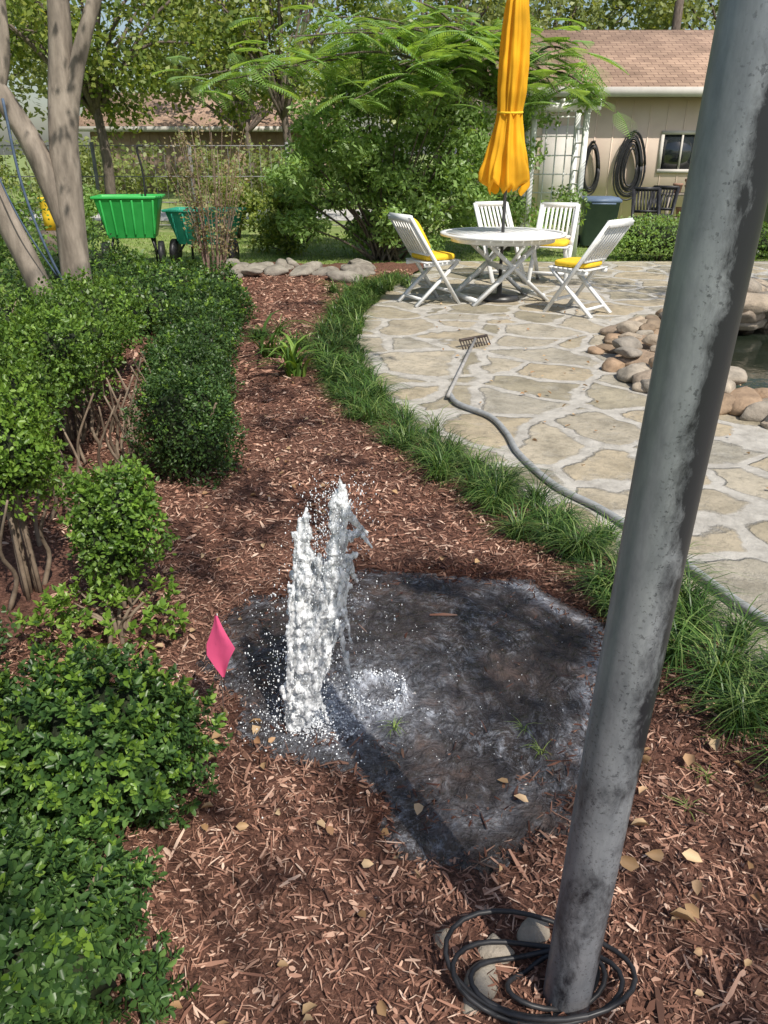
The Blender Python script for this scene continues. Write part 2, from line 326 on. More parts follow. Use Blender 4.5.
Z+=.005*np.sin(cf*75)*np.exp(-cf*3.2)+.024*np.exp(-((cr-.085)/.014)**2)*(1+.5*np.sin(np.arctan2(Y-1.98,X+.02)*7))-.014*np.exp(-(cr/.05)**2)+.007*np.sin(cr*90)*np.exp(-cr*6)
Z=.021+Z*np.clip((D+.02)/.08,0.15,1)-.012*np.clip((.0-D)/.12,0,1)
foam=np.clip(np.exp(-((cr-.085)/.022)**2)+1.1*np.exp(-(cf/.13)**2)+.3*np.exp(-(cr/.22)**2)+.6*np.exp(-((D-.04)/.04)**2)*np.clip((X-.1)*3,0,1)*(.5+.5*lump(q,44,6)),0,1)
nx=len(xs);i=np.arange(len(ysg)-1)[:,None]*nx;j=np.arange(nx-1)[None];F=np.stack([i+j,i+j+1,i+j+1+nx,i+j+nx],-1).reshape(-1,4)
F=F[D.ravel()[F].min(1)>-.12]
g=Geo();g.add(np.stack([X,Y,Z],-1),F,0,foam.ravel());g.obj("puddle_water",water_m,None,True,"foam")

# fountain
m,nt,b=newm("frothy_water",(.86,.89,.92),.1,0,.6);b.inputs['IOR'].default_value=1.33
v=coords(nt,(1,1,.28),.06,12);f=noise(nt,v,60,6,.7)
nt.links.new(ramp(nt,f,[(.40,G(.8)),(.56,G(.05))]),b.inputs['Transmission Weight']);nt.links.new(ramp(nt,f,[(.3,(.75,.80,.85)),(.6,(.96,.97,.98))]),b.inputs['Base Color'])
bump(nt,b,noise(nt,v,110,6,.75),.5,.01);froth=m
drop=nm("water_droplet",[(.3,(.72,.76,.80)),(.7,(.92,.94,.96))],30,.1,0,spec=.8)
fe=empty("water_fountain")
g=Geo()
zc=np.array([0,.17,.34,.5,.6,.72,.81]);xc=np.array([-.26,-.243,-.2,-.178,-.160,-.135,-.120]);hw=np.array([.024,.045,.066,.072,.062,.035,.012])
def strand(x0,y0,z0,x1,y1,z1,ra,rb,wv=.006):
    k=max(8,int(abs(z1-z0)/.022)+6);t=np.linspace(0,1,k)
    w1=wv*np.cumsum(R.normal(0,.6,(k,2)),0);w1-=w1.mean(0)
    r=(ra+(rb-ra)*t)*(1+.45*np.sin(t*R.uniform(14,30)+R.uniform(0,6))*R.uniform(.3,1))
    pth=np.stack([x0+(x1-x0)*t+w1[:,0],y0+(y1-y0)*t+w1[:,1],z0+(z1-z0)*t],-1);g.add(*tube(pth,np.maximum(r,.0022),8))
for q in range(100):
    z0=R.random()**1.3*.45;z1=min(.59+R.uniform(-.03,.02),z0+R.uniform(.08,.4));u0=R.uniform(-1,1);u1=np.clip(u0+R.normal(0,.35),-1.1,1.1);yo=R.normal(0,.4)
    strand(np.interp(z0,zc,xc)+u0*np.interp(z0,zc,hw),1.82+yo*np.interp(z0,zc,hw)*.7,z0,np.interp(z1,zc,xc)+u1*np.interp(z1,zc,hw),1.82+yo*np.interp(z1,zc,hw)*.8,z1,R.uniform(.007,.013),R.uniform(.003,.009),.003)
for (x0,z0,x1,z1,a1,b1) in [(-.215,.40,-.215,.72,.022,.013),(-.215,.5,-.200,.735,.020,.011),(-.21,.5,-.235,.69,.016,.006),(-.215,.55,-.208,.755,.013,.004),(-.22,.5,-.212,.72,.020,.012),
  (-.15,.42,-.118,.80,.024,.014),(-.14,.55,-.105,.82,.022,.012),(-.12,.6,-.130,.79,.018,.011),(-.13,.6,-.092,.77,.018,.008),(-.11,.7,-.112,.84,.010,.003),
  (-.12,.66,-.055,.675,.020,.009),(-.10,.74,-.045,.665,.014,.005),(-.13,.58,-.07,.62,.018,.007),(-.06,.68,-.03,.64,.008,.003),(-.10,.6,-.075,.50,.014,.004),
  (-.13,.52,-.09,.33,.013,.003),(-.12,.4,-.105,.20,.010,.003),(-.25,.45,-.255,.25,.012,.005),(-.265,.3,-.285,.12,.010,.003),(-.26,.2,-.30,.05,.009,.003),(-.2,.2,-.17,.03,.010,.004),(-.235,.62,-.245,.4,.010,.003),(-.11,.3,-.09,.12,.006,.002)]:
    strand(x0,1.82,z0,x1,1.82+R.normal(0,.015),z1,a1,b1,.0025)
n=420;z=R.random(n)*.6;x=np.interp(z,zc,xc)+R.normal(0,.5,n).clip(-1.15,1.15)*np.interp(z,zc,hw)*1.05;y=1.82+R.normal(0,.3,n)*np.interp(z,zc,hw)
g.add(*spheres(np.stack([x,y,z+.01],-1),R.uniform(.004,.010,n),ICO2,1.8))
col=g.obj("water_column",froth,fe,True)
rm=col.modifiers.new("r",'REMESH');rm.mode='VOXEL';rm.voxel_size=.0032;rm.use_smooth_shade=True
tx=bpy.data.textures.new("froth_noise",'CLOUDS');tx.noise_scale=.011;tx.noise_depth=2
dm=col.modifiers.new("d",'DISPLACE');dm.texture=tx;dm.strength=.007;dm.mid_level=.5;dm.texture_coords='LOCAL'
# droplets
g=Geo();n=2600;zt=R.random(n)**.8*.8;x=np.interp(zt,zc,xc)+R.normal(0,1,n)*(.045+.04*(zt<.5));y=1.82+R.normal(0,.06,n)
g.add(*spheres(np.stack([x,y,zt+.02],-1),R.lognormal(-6.75,.4,n).clip(.0006,.0035),ICO1,1.9))
n=900;a=R.uniform(0,6.28,n);rr_=R.exponential(.13,n);x=-.2+np.cos(a)*rr_*1.3;y=1.85+np.sin(a)*rr_;g.add(*spheres(np.stack([x,y,.03+R.exponential(.06,n)],-1),R.lognormal(-6.8,.4,n).clip(.0006,.003)))
g.obj("spray_droplets",drop,fe,True)
g=Geo();n=420;a=R.uniform(0,6.28,n);r=.085+R.normal(0,.009,n);g.add(*spheres(np.stack([-.02+np.cos(a)*r,1.98+np.sin(a)*r,.036+np.abs(R.normal(0,.012,n))],-1),R.uniform(.0012,.0036,n)))
n=800;a=R.uniform(0,6.28,n);r=np.abs(R.normal(0,.075,n));x=-.22+np.cos(a)*r*1.3;y=1.84+np.sin(a)*r;g.add(*spheres(np.stack([x,y,.022+R.exponential(.008,n)],-1),R.uniform(.001,.0035,n)))
n=160;x=R.uniform(-.5,.8,n);y=R.uniform(1.4,2.8,n);k=pdist(x,y)>.03;x=x[k];y=y[k];g.add(*spheres(np.stack([x,y,0*x+.024],-1),R.uniform(.001,.0024,len(x))))
g.obj("splash_crown",drop,fe,True)

# ------------------------------------------------------------ steel pole
m,nt,b=newm("galvanised_steel_overspray",rough=.42,metal=.3,spec=.5)
v=coords(nt,(1,1,.40),.10,6)
c=ramp(nt,noise(nt,coords(nt,(1,1,.3)),30,6,.7),[(.3,(.17,.185,.21)),(.7,(.31,.33,.36))])
geo=nd(nt,'ShaderNodeNewGeometry');sn=nd(nt,'ShaderNodeSeparateXYZ');nt.links.new(geo.outputs['Normal'],sn.inputs[0])
tc=nd(nt,'ShaderNodeTexCoord');sx=nd(nt,'ShaderNodeSeparateXYZ');nt.links.new(tc.outputs['Object'],sx.inputs[0])
hi=nd(nt,'ShaderNodeMapRange');hi.inputs[1].default_value=.5;hi.inputs[2].default_value=1.5;hi.inputs[3].default_value=.05;hi.inputs[4].default_value=.26;nt.links.new(sx.outputs[2],hi.inputs[0])
side=mth(nt,'MULTIPLY',mth(nt,'ADD',sn.outputs[0],.02),hi.outputs[0])   # black paint drifted onto the +x face near the top
bn=mth(nt,'ADD',noise(nt,v,4.2,9,.74),side)
mk=ramp(nt,bn,[(.455,G(0)),(.52,G(.5)),(.57,G(.98))])
spk=ramp(nt,noise(nt,coords(nt),160,3,.6),[(.56,G(0)),(.64,G(.7))]);spk=mth(nt,'MULTIPLY',spk,ramp(nt,bn,[(.36,G(0)),(.48,G(1))]))
mk=mth(nt,'MAXIMUM',mk,spk)
zz_=nd(nt,'ShaderNodeMapRange');zz_.inputs[1].default_value=.0;zz_.inputs[2].default_value=.28;zz_.inputs[3].default_value=1.2;zz_.inputs[4].default_value=.0;nt.links.new(sx.outputs[2],zz_.inputs[0])
ad=mth(nt,'MAXIMUM',mk,mth(nt,'MULTIPLY',zz_.outputs[0],noise(nt,v,12,4)),True)
nt.links.new(mixc(nt,ad,c,(.018,.019,.025)),b.inputs['Base Color']);bump(nt,b,noise(nt,coords(nt),60,5),.12,.002)
g=Geo();g.add(*tube([[.372,1.0,-.05],[.372,1.0,.01],[.383,1.0,.6],[.40,1.0,1.2],[.418,1.0,1.75],[.424,1.0,1.93],[.4245,1.0,1.945]],[.0475]*6+[.04],40))
o=g.obj("steel_pole",m,None,True)
g=Geo()
for k in range(4):
    a=np.linspace(0,2*np.pi*1.1,34)+k*1.7;r=.075+.026*k+.016*np.sin(a*2+k);cx=.325+R.uniform(-.03,.03);cy=1.02+R.uniform(-.02,.02)
    g.add(*tube(np.stack([cx+r*np.cos(a)*1.2,cy+r*np.sin(a)*.75,.05+.012*k+.016*np.sin(a*2+k)],-1),.0055,8))
g.obj("black_cable_coil",black,None,True)
stone_m,nt,b=newm("field_stone",rough=.8,spec=.3)
c=ramp(nt,island(nt),[(0,(.26,.20,.14)),(.3,(.42,.29,.19)),(.55,(.36,.33,.28)),(.8,(.50,.40,.29)),(1,(.30,.27,.23))])
v=coords(nt);c=mixc(nt,1.,c,ramp(nt,noise(nt,v,9,6,.7),[(.3,G(.55)),(.7,G(1.15))]),'MULTIPLY');nt.links.new(c,b.inputs['Base Color']);bump(nt,b,noise(nt,v,22,6,.7),.7,.02)
g=Geo()
for k,(x,y,sx_,sy_,sz_) in enumerate([(.20,1.02,.035,.06,.025),(.24,1.10,.035,.04,.02),(.13,1.13,.02,.03,.015),(.44,1.13,.04,.035,.02),(.33,1.14,.035,.03,.02)]): g.add(*rock((x,y,.035),(sx_,sy_,sz_),50+k,ICO3))
g.obj("pole_base_stones",stone_m,None,True)

# marking flag
pink=leafm("pink_vinyl",[(.92,.13,.30),(.92,.13,.30)],rough=.45,trans=.3,tcol=(1.05,1.,1.))
fe=empty("marking_flag");g=Geo();g.add(*tube([[-.485,1.83,0],[-.475,1.83,.2],[-.468,1.83,.425]],.0014,6));g.obj("wire_stake",nm("steel_wire",[(.3,G(.25)),(.7,G(.4))],20,.4,0,0,metal=.8),fe)
g=Geo();prof=[(.215,0,.004),(.25,-.018,.014),(.29,-.038,.028),(.325,-.036,.046),(.355,-.024,.032),(.39,-.011,.016),(.43,-.002,.003)]
V=[]
for z,l,r in prof:
    for t in np.linspace(0,1,7): V.append([-.470+l+(r-l)*t,1.822+.005*math.sin(t*5+z*20),z-.010*t])
nr=len(prof);F=np.array([[i*7+j,i*7+j+1,i*7+j+8,i*7+j+7] for i in range(nr-1) for j in range(6)]);g.add(V,F);g.obj("flag",pink,fe,True)

# ------------------------------------------------------------ liriope border
g=Geo();cb=[]
for y in np.arange(.7,10.4,.15):
    for k in range(3):
        cb.append((bx(y)+[-.12,.0,.11][k]+R.uniform(-.05,.05),y+R.uniform(-.08,.08)))
for (x,y) in [(-.55,9.6),(-.35,9.2),(-.75,6.6),(-.2,9.9),(.1,10.3),(-.1,9.4),(.2,9.9),(-1.1,7.0)]:
    for k in range(4): cb.append((x+R.uniform(-.15,.15),y+R.uniform(-.15,.15)))
for (x,y) in cb:
    n=int(125 if y<4 else 80 if y<6.5 else 50);a=R.uniform(0,6.28,n);B=np.stack([x+R.normal(0,.018,n),y+R.normal(0,.018,n),np.full(n,.02)],-1)
    D=np.stack([np.cos(a),np.sin(a),0*a],-1);sc_=R.uniform(.7,1.3)
    g.add(*blades(B,D,R.uniform(.10,.27,n)*sc_,np.full(n,.0055 if y<5 else .009),R.uniform(.7,1.5,n),5))
g.obj("liriope_border",grass_m)
g=Geo()
for (x,y) in [(.42,1.82),(.455,1.72),(.90,1.62),(.80,1.50),(.03,1.82),(1.05,1.25),(.98,1.75)]:
    n=14;a=R.uniform(0,6.28,n);g.add(*blades(np.tile([x,y,.02],(n,1))+R.normal(0,.005,(n,3)),np.stack([np.cos(a),np.sin(a),0*a],-1),R.uniform(.03,.08,n),np.full(n,.003),np.full(n,.7)))
g.obj("grass_weed",lawn_m)
# strap leaf plants
g=Geo()
for (x,y,n) in [(-.68,5.75,30),(-.95,6.3,14)]:
    a=R.uniform(0,6.28,n);g.add(*blades(np.tile([x,y,.02],(n,1))+R.normal(0,.03,(n,3))*[1,1,0],np.stack([np.cos(a),np.sin(a),0*a],-1),R.uniform(.30,.55,n),np.full(n,.036),R.uniform(.8,1.6,n),6))
g.obj("cast_iron_plant",box_leaf)
g=Geo();n=26000;x=R.uniform(-7,7,n);y=R.uniform(9,17,n);k=((y>12.6)|(x<-3.9)|((y>11.9)&(x<bx(y)-.1)));x=x[k];y=y[k];n=len(x);a=R.uniform(0,6.28,n)
g.add(*blades(np.stack([x,y,0*x],-1),np.stack([np.cos(a),np.sin(a),0*a],-1),R.uniform(.05,.12,n),np.full(n,.012),R.uniform(.6,1.,n),3));g.obj("lawn_grass",lawn_m)

# ------------------------------------------------------------ bushes
def bush(name,cx,cy,rx,ry,h,n,L,mat,seed,ros=False,amp=.13,z0=0.,p=2.6,new=0.,core=True,W=None):
    e=empty(name);rr=np.random.default_rng(seed);W=W or L*.28
    F1=lambda V:(1+amp*lump(V*3,seed,1.)+amp*.55*lump(V*3,seed+1,2.5)+amp*.35*lump(V*3,seed+2,6.))
    def shell(k):
        d=nrm(rr.normal(size=(int(k*1.25),3)));d=d[d[:,2]>-.8][:k];s=1/np.sum(np.abs(d)**p,1)**(1/p)
        return d,s*F1(d)
    rad=np.array([rx,ry,h*.52]);c=np.array([cx,cy,z0+h*.5])
    k=n//7 if ros else n;d,f=shell(k);k=len(d);dep=1.06-.38*rr.random(k)**1.4
    P=c+d*rad*(f*dep)[:,None];N=nrm(nrm(d/rad)+np.array([0,0,.45])+.3*rr.normal(size=(k,3)))
    g=Geo()
    if ros: g.add(*rosettes(P,N,L,W))
    else:
        dd=nrm(R.normal(size=(k,3))+N*.8);g.add(*leaves(P,nrm(N+.3*R.normal(size=(k,3))),L,W,L>.026,dd,.45))
    mats=[mat]
    # stray shoots that break the outline
    ns=max(6,int(26*(rx+ry)));ci=rr.choice(np.where(N[:,2]>.0)[0],ns)
    for q in ci:
        ln=rr.uniform(.03,.10);dr=nrm(N[q]+[0,0,.5]+.3*rr.normal(size=3));kk=int(6+ln*110*(.022/L));t=np.linspace(0,1,kk)
        pp=P[q]+dr*(ln*t)[:,None];g.add(*leaves(pp,nrm(dr+.6*R.normal(size=(kk,3))),L,W,L>.026,nrm(dr*.6+R.normal(size=(kk,3))*.7),.3))
    if new:
        top=np.where(N[:,2]>.35)[0];ci=rr.choice(top,int(new));
        q=P[ci]+N[ci]*L*.6;g.add(*rosettes(q,nrm(N[ci]+.3*R.normal(size=(len(ci),3))),L*1.0,W,6),mi=1);mats.append(lime_leaf)
    g.obj("leaves",mats,e)
    g=Geo()
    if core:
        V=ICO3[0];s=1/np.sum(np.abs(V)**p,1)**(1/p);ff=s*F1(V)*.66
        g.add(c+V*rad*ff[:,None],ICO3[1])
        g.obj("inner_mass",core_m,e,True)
    g=Geo()
    for q in range(9):
        a=rr.uniform(0,6.28);t=rr.uniform(.4,.85);g.add(*tube([[cx+.03*math.cos(a),cy+.03*math.sin(a),-.02],[cx+.3*t*rx*math.cos(a),cy+.3*t*ry*math.sin(a),z0+h*.3],[cx+t*rx*math.cos(a),cy+t*ry*math.sin(a),z0+h*.75]],[.010,.007,.003],6,4))
    g.obj("stems",twig,e,True);return e
B="boxwood_shrub"
# foreground
bush("privet_shrub",-.75,1.52,.27,.22,.42,14500,.021,priv_leaf,101,True,.20,new=420,p=2.1)
bush("privet_shrub",-.73,.98,.25,.22,.42,14500,.021,priv_leaf,102,True,.18,new=110,p=2.2)
bush("privet_shrub",-1.2,1.35,.28,.40,.42,8000,.024,priv_leaf,103,True,.15,new=60)
# small bush with ragged skirt
bush("boxwood_shrub",-.98,2.50,.155,.16,.42,4200,.022,box_leaf,104,False,.26,.16,2.,new=150)
bush("boxwood_shrub",-.95,2.30,.26,.18,.16,650,.030,lime_leaf,105,True,.28,.04,core=False)
bush("boxwood_shrub",-1.38,2.60,.19,.20,.50,4200,.022,lime_leaf,106,False,.26,.38,2.,new=120)
bush("boxwood_shrub",-1.5,2.0,.24,.22,.20,3000,.022,dark_leaf,107,False,.2,.03)
# tall left row
for k,(x,y,rx,ry,h,z0) in enumerate([(-1.78,3.15,.29,.25,.50,.41),(-1.75,3.75,.29,.26,.50,.38),(-1.86,4.38,.30,.28,.52,.34),(-1.98,5.0,.31,.28,.52,.28),(-2.3,3.8,.4,.5,.85,.1),(-2.5,4.7,.45,.5,.85,.1),(-2.1,5.65,.32,.28,.50,.25)]):
    bush(B,x,y,rx,ry,h,6800 if y<4.5 else 4800,.023 if y<4.5 else .030,box_leaf,120+k,False,.24,z0,2.1,new=150)
# right row dark clipped
for k,(x,y,rx,ry,h) in enumerate([(-1.02,3.80,.245,.20,.60),(-1.14,4.42,.25,.20,.54),(-1.34,5.02,.27,.22,.50),(-1.43,5.66,.29,.24,.47),(-1.52,6.35,.31,.26,.45),(-1.62,7.05,.32,.28,.44),(-1.66,7.8,.35,.30,.43),(-2.25,7.3,.36,.38,.54),(-2.4,8.3,.45,.42,.52),(-1.95,8.7,.36,.34,.42),(-2.9,7.2,.5,.6,.7),(-3.3,8.5,.6,.6,.7)]):
    bush(B,x,y,rx,ry,h,7800 if y<4.6 else (4800 if y<6.5 else 3200),.020 if y<4.6 else .028 if y<6.5 else .038,dark_leaf,150+k,False,.14,0.,2.2,new=45)
bush("groundcover_shrub",4.4,12.9,.75,.5,.62,5000,.05,shrub_leaf,180)
bush("garden_shrub",6.0,13.3,.8,.5,.5,4000,.05,box_leaf,181)
# exposed leggy stems under the tall hedge
g=Geo()
for k in range(40):
    x=R.uniform(-1.85,-1.3);y=R.uniform(2.4,4.6);a=R.uniform(0,6.28);g.add(*tube([[x,y,0],[x+.05*math.cos(a+1),y+.05*math.sin(a+1),.14],[x+.05*math.cos(a),y+.06*math.sin(a),.28],[x+.16*math.cos(a),y+.12*math.sin(a),.50]],[.011,.009,.007,.004],6,4,wob=.08))
g.obj("hedge_stems",twig,None,True)

# ------------------------------------------------------------ crape myrtle on the left
def crown(g,C,rad,n,L,W,mi=0,simple=True,flat=.7):
    k=len(C);ci=R.integers(0,k,n);d=nrm(R.normal(size=(n,3)));r=R.random(n)**.45
    P=np.asarray(C)[ci]+d*(r*np.asarray(rad)[ci])[:,None]*np.array([1,1,flat])
    g.add(*leaves(P,nrm(d*.4+R.normal(size=(n,3))*.6+np.array([.2,-.3,.6])),L,W,simple),mi=mi)
e=empty("crape_myrtle_tree");g=Geo()
for p,r in [([(-2.30,6,-.05),(-2.31,6,.4),(-2.31,6,.8),(-2.27,6,1.5),(-2.17,6.02,2.3),(-2.1,6.1,3.2),(-1.9,6.2,4.2)],[.13,.115,.11,.10,.075,.06,.03]),
            ([(-2.27,6,1.45),(-2.14,6,1.95),(-1.90,6,2.5),(-1.5,6.1,3.3)],[.07,.055,.045,.03]),
            ([(-2.3,6,1.05),(-2.42,5.95,1.55),(-2.62,5.9,2.0),(-2.9,5.8,2.6),(-3.3,5.7,3.5)],[.09,.08,.07,.06,.03]),
            ([(-2.36,5.75,-.05),(-2.42,5.7,.5),(-2.58,5.65,1.1),(-2.78,5.6,1.8),(-3.1,5.4,3.)],[.10,.085,.08,.075,.04]),
            ([(-2.62,5.9,1.9),(-2.5,5.9,2.3),(-2.45,5.9,3.2)],[.045,.04,.03])]:
    g.add(*tube(p,r,14,6,wob=.05))
g.obj("trunk",bark,e,True);g=Geo()
C=np.stack([R.uniform(-4.8,-1.2,60),R.uniform(4.5,8.5,60),R.uniform(3.0,5.,60)],-1);crown(g,C,R.uniform(.3,.6,60),6000,.07,.022)
g.obj("crown",tree_leaf,e)
g=Geo();g.add(*tube([(-2.45,5.6,1.9),(-2.42,5.58,1.4),(-2.33,5.6,.95),(-2.2,5.7,.5)],.009,6,8));g.add(*tube([(-2.6,5.5,1.7),(-2.45,5.5,1.2),(-2.3,5.6,.8)],.006,6,8));g.obj("hanging_rope",nm("blue_grey_rope",[(.3,(.05,.08,.14)),(.7,(.10,.14,.2))],30,.7,.2,.002),None,True)

# ------------------------------------------------------------ shade trees above/behind viewer
def shade_tree(T,targets,hmin,hmax,tr=.2):
    e=empty("shade_oak_tree");C=[];rd=[];wt=[]
    for x,y,r,wgt in targets:
        h=R.uniform(hmin,hmax);C.append((x+SH[0]*h*COT,y+SH[1]*h*COT,h));rd.append(r);wt.append(wgt)
    C=np.array(C);g=Geo()
    for c,r,wgt in zip(C,rd,wt):
        k=max(1,int(6*r/.3));sub=c+R.normal(0,r*.42,(k,3))*[1,1,.5];crown(g,sub,np.full(k,r*.5),int(wgt*r*r*3.14*360),.075,.024)
    g.obj("crown",tree_leaf,e);g=Geo();T=np.array(T,float)
    g.add(*tube([T+[0,0,-.1],T+[.05,0,1.2],T+[-.1,.1,2.6],T+[-.3,.4,3.6]],[tr,tr*.8,tr*.7,tr*.5],14,6,wob=.05))
    for c,r in zip(C,rd):
        s_=T+np.array([-.3,.4,3.5]);md=(s_+c)/2+[R.normal(0,.2),R.normal(0,.2),.5];g.add(*tube([s_,md,c],[.024,.012,.004],6,6))
    g.obj("trunk",dbark,e,True)
shade_tree([3.6,-4.2,0],[(.42,2.38,.38,1.2),(.75,2.3,.22,.9),(.25,2.65,.2,.9),(.50,1.9,.16,.7),(-.78,2.95,.30,1.5),(-.35,3.35,.30,1.2),(-.8,3.6,.38,1.3),(-.32,1.30,.10,1.3),(-.47,1.50,.12,1.3),(.85,1.15,.12,.9),(1.0,1.7,.18,.7),(.70,.95,.10,.9),(.62,1.32,.06,.8),
 (-1.9,3.2,.3,.6),(-1.0,2.1,.14,.8),(.2,3.3,.18,.5),(-.95,1.2,.2,.6),(-.7,.95,.12,.5)],4.2,5.2)
shade_tree([-4.6,-1.5,0],[(-.6,4.6,.36,1.1),(-.2,4.0,.22,.8),(-.85,5.4,.4,1.2),(-.6,6.6,.45,1.1),(-1.2,7.4,.45,1.),(-1.7,4.8,.3,.5),(-.3,5.6,.22,.6),(-.9,8.8,.4,.9),(-1.3,3.9,.22,.6),(-1.5,6.2,.25,.5)],4.6,5.4)
shade_tree([9.,5.5,0],[(3.4,9.6,.7,1.),(4.6,9.3,.8,1.1),(2.7,10.6,.6,1.),(5.3,10.3,.8,1.),(3.9,8.6,.5,.6),(6.,9.,.7,1.),(2.3,9.,.3,.25),(4.4,11.4,.7,.8)],4.6,5.6)

# ------------------------------------------------------------ hose & rake
hose_m=nm("grey_hose",[(.3,(.24,.25,.25)),(.7,(.38,.39,.39))],30,.5,.2,.002)
g=Geo();g.add(*tube([(.46,5.25,.05),(.50,5.0,.055),(.68,4.72,.055),(.74,4.4,.055),(.76,4.05,.055),(.87,3.6,.055),(1.04,3.3,.055),(1.22,2.85,.055),(1.33,2.5,.055),(1.44,2.24,.055),(1.6,1.9,.055)],.018,12,12))
g.obj("garden_hose",hose_m,None,True)
e=empty("garden_rake");g=Geo();g.add(*tube([(.44,5.15,.06),(.80,6.75,.10)],.014,8));g.obj("handle",nm("worn_grey_wood",[(.3,(.22,.21,.20)),(.7,(.4,.39,.37))],20,.8,.3,.003),e,True)
g=Geo();g.add(*bar((.66,6.70,.10),(.92,6.90,.10),.022,.02))
for t in np.linspace(0,1,11): g.add(*bar((.66+.26*t,6.70+.2*t,.10),(.69+.26*t,6.65+.2*t,.03),.008,.008))
g.obj("tine_head",nm("rusty_steel",[(.3,(.06,.05,.045)),(.7,(.13,.10,.09))],20,.6,.3,.002,metal=.5),e)

# ------------------------------------------------------------ furniture
def place(o,x,y,a): o.location=(x,y,.035);o.rotation_euler=(0,0,a)
def chair(x,y,a,mat=None,cush=True,back=False,name="folding_garden_chair"):
    e=empty(name);g=Geo();mt=mat or white;w=.23
    for s in (-1,1):
        g.add(*bar((s*w,.24,0),(s*w,-.40,.93),.028,.05,(1,0,0)))
        g.add(*bar((s*(w-.035),-.30,0),(s*(w-.035),.22,.44),.028,.045,(1,0,0)))
        g.add(*bar((s*(w-.036),-.2,.425),(s*(w-.036),.24,.445),.026,.04,(0,0,1)))
    g.add(*bar((-w,-.395,.915),(w,-.395,.915),.03,.07,(0,.3,1)));g.add(*bar((-w+.02,-.155,.55),(w-.02,-.155,.55),.026,.045,(0,.3,1)))
    for t in np.linspace(-1,1,8)[:]: g.add(*bar((t*(w-.035),-.16,.545),(t*(w-.035),-.388,.885),.030,.012,(0,1,.6)))
    for t in np.linspace(0,1,8): g.add(*bar((-w+.005,-.17+.40*t,.457+.006*t),(w-.005,-.17+.40*t,.457+.006*t),.042,.016))
    g.add(*bar((-w,.14,.14),(w,.14,.14),.025,.03));g.add(*bar((-w+.04,-.22,.07),(w-.04,-.22,.07),.025,.03))
    g.obj("slatted_frame",mt,e)
    def cushion():
        V=ICO3[0].copy();V=np.sign(V)*np.abs(V)**.42;V/=np.abs(V).max(0);return V
    if cush:
        V=cushion();g=Geo();g.add(V*[.21,.20,.034]+[0,.03,.503],ICO3[1]);
        g.obj("seat_cushion",yellow,e,True)
    if back:
        V=cushion()*[.20,.035,.2];an=.56;ca,sa=math.cos(an),math.sin(an);V=V@np.array([[1,0,0],[0,ca,sa],[0,-sa,ca]]);g=Geo();g.add(V+[0,-.215,.74],ICO3[1]);g.obj("back_cushion",yellow,e,True)
    place(e,x,y,a);return e
# local +Y is the sitting direction
chair(.52,8.95,math.radians(-62),back=True)
chair(2.05,8.35,math.radians(46))
chair(2.15,10.35,math.radians(160))
chair(1.55,10.6,math.radians(200))
chair(5.2,15.6,math.radians(150),mat=black,cush=False,name="dark_garden_chair")
chair(4.75,14.9,math.radians(170),mat=black,cush=False,name="dark_garden_chair")
e=empty("round_garden_table");g=Geo();TR=.70;zt=.72
for k in range(13):
    x0=-TR+.02+k*(2*TR-.04)/13;x1=x0+(2*TR-.04)/13-.008;xm=max(abs(x0),abs(x1));
    r=TR-.05
    if xm>=r: continue
    h0=math.sqrt(r*r-x0*x0);h1=math.sqrt(r*r-x1*x1)
    V=[[x0,-h0,zt-.011],[x1,-h1,zt-.011],[x1,h1,zt-.011],[x0,h0,zt-.011],[x0,-h0,zt+.011],[x1,-h1,zt+.011],[x1,h1,zt+.011],[x0,h0,zt+.011]];g.add(V,BF)
n=64;th=np.linspace(0,2*np.pi,n,endpoint=False);V=[]
for r,z in [(TR-.055,zt-.014),(TR,zt-.014),(TR,zt+.013),(TR-.055,zt+.013)]: V.append(np.stack([r*np.cos(th),r*np.sin(th),0*th+z],-1))
V=np.concatenate(V);F=np.array([[q*n+j,q*n+(j+1)%n,((q+1)%4)*n+(j+1)%n,((q+1)%4)*n+j] for q in range(4) for j in range(n)]);g.add(V,F)
V=[]
for r,z in [(TR-.14,zt-.075),(TR-.12,zt-.075),(TR-.12,zt-.016),(TR-.14,zt-.016)]: V.append(np.stack([r*np.cos(th),r*np.sin(th),0*th+z],-1))
g.add(np.concatenate(V),F)
for s in (-1,1):
    g.add(*bar((-.48,s*.30,0),(.36,s*.30,zt-.03),.035,.065,(0,1,0)));g.add(*bar((.48,s*.26,0),(-.36,s*.26,zt-.03),.035,.065,(0,1,0)))
g.add(*bar((-.44,-.3,.05),(-.44,.3,.05),.03,.05));g.add(*bar((.44,-.26,.05),(.44,.26,.05),.03,.05));g.add(*bar((-.02,-.3,.37),(-.02,.3,.37),.03,.05))
g.obj("slatted_top_and_legs",white,e);place(e,1.33,9.12,.35)
e=empty("patio_umbrella");g=Geo();g.add(*tube([(1.33,9.12,.03),(1.33,9.12,3.2)],.019,12));
g.add(*tube([(1.33,9.12,.03),(1.33,9.12,.09),(1.33,9.12,.1),(1.33,9.12,.3)],[.24,.22,.03,.028],20));g.obj("pole_and_base",nm("dark_metal",[(.3,G(.05)),(.7,G(.1))],10,.4,.1,.001,metal=.5),e,True)
g=Geo();pz=np.array([1.22,1.26,1.37,1.5,1.7,1.85,1.95,2.02,2.15,2.4,2.7,2.95,3.1,3.2]);pr=np.array([.19,.225,.22,.19,.15,.125,.115,.12,.135,.14,.13,.10,.06,.015])
zs=np.linspace(1.22,3.2,90);rs=np.interp(zs,pz,pr);n=110;th=np.linspace(0,2*np.pi,n,endpoint=False);V=[]
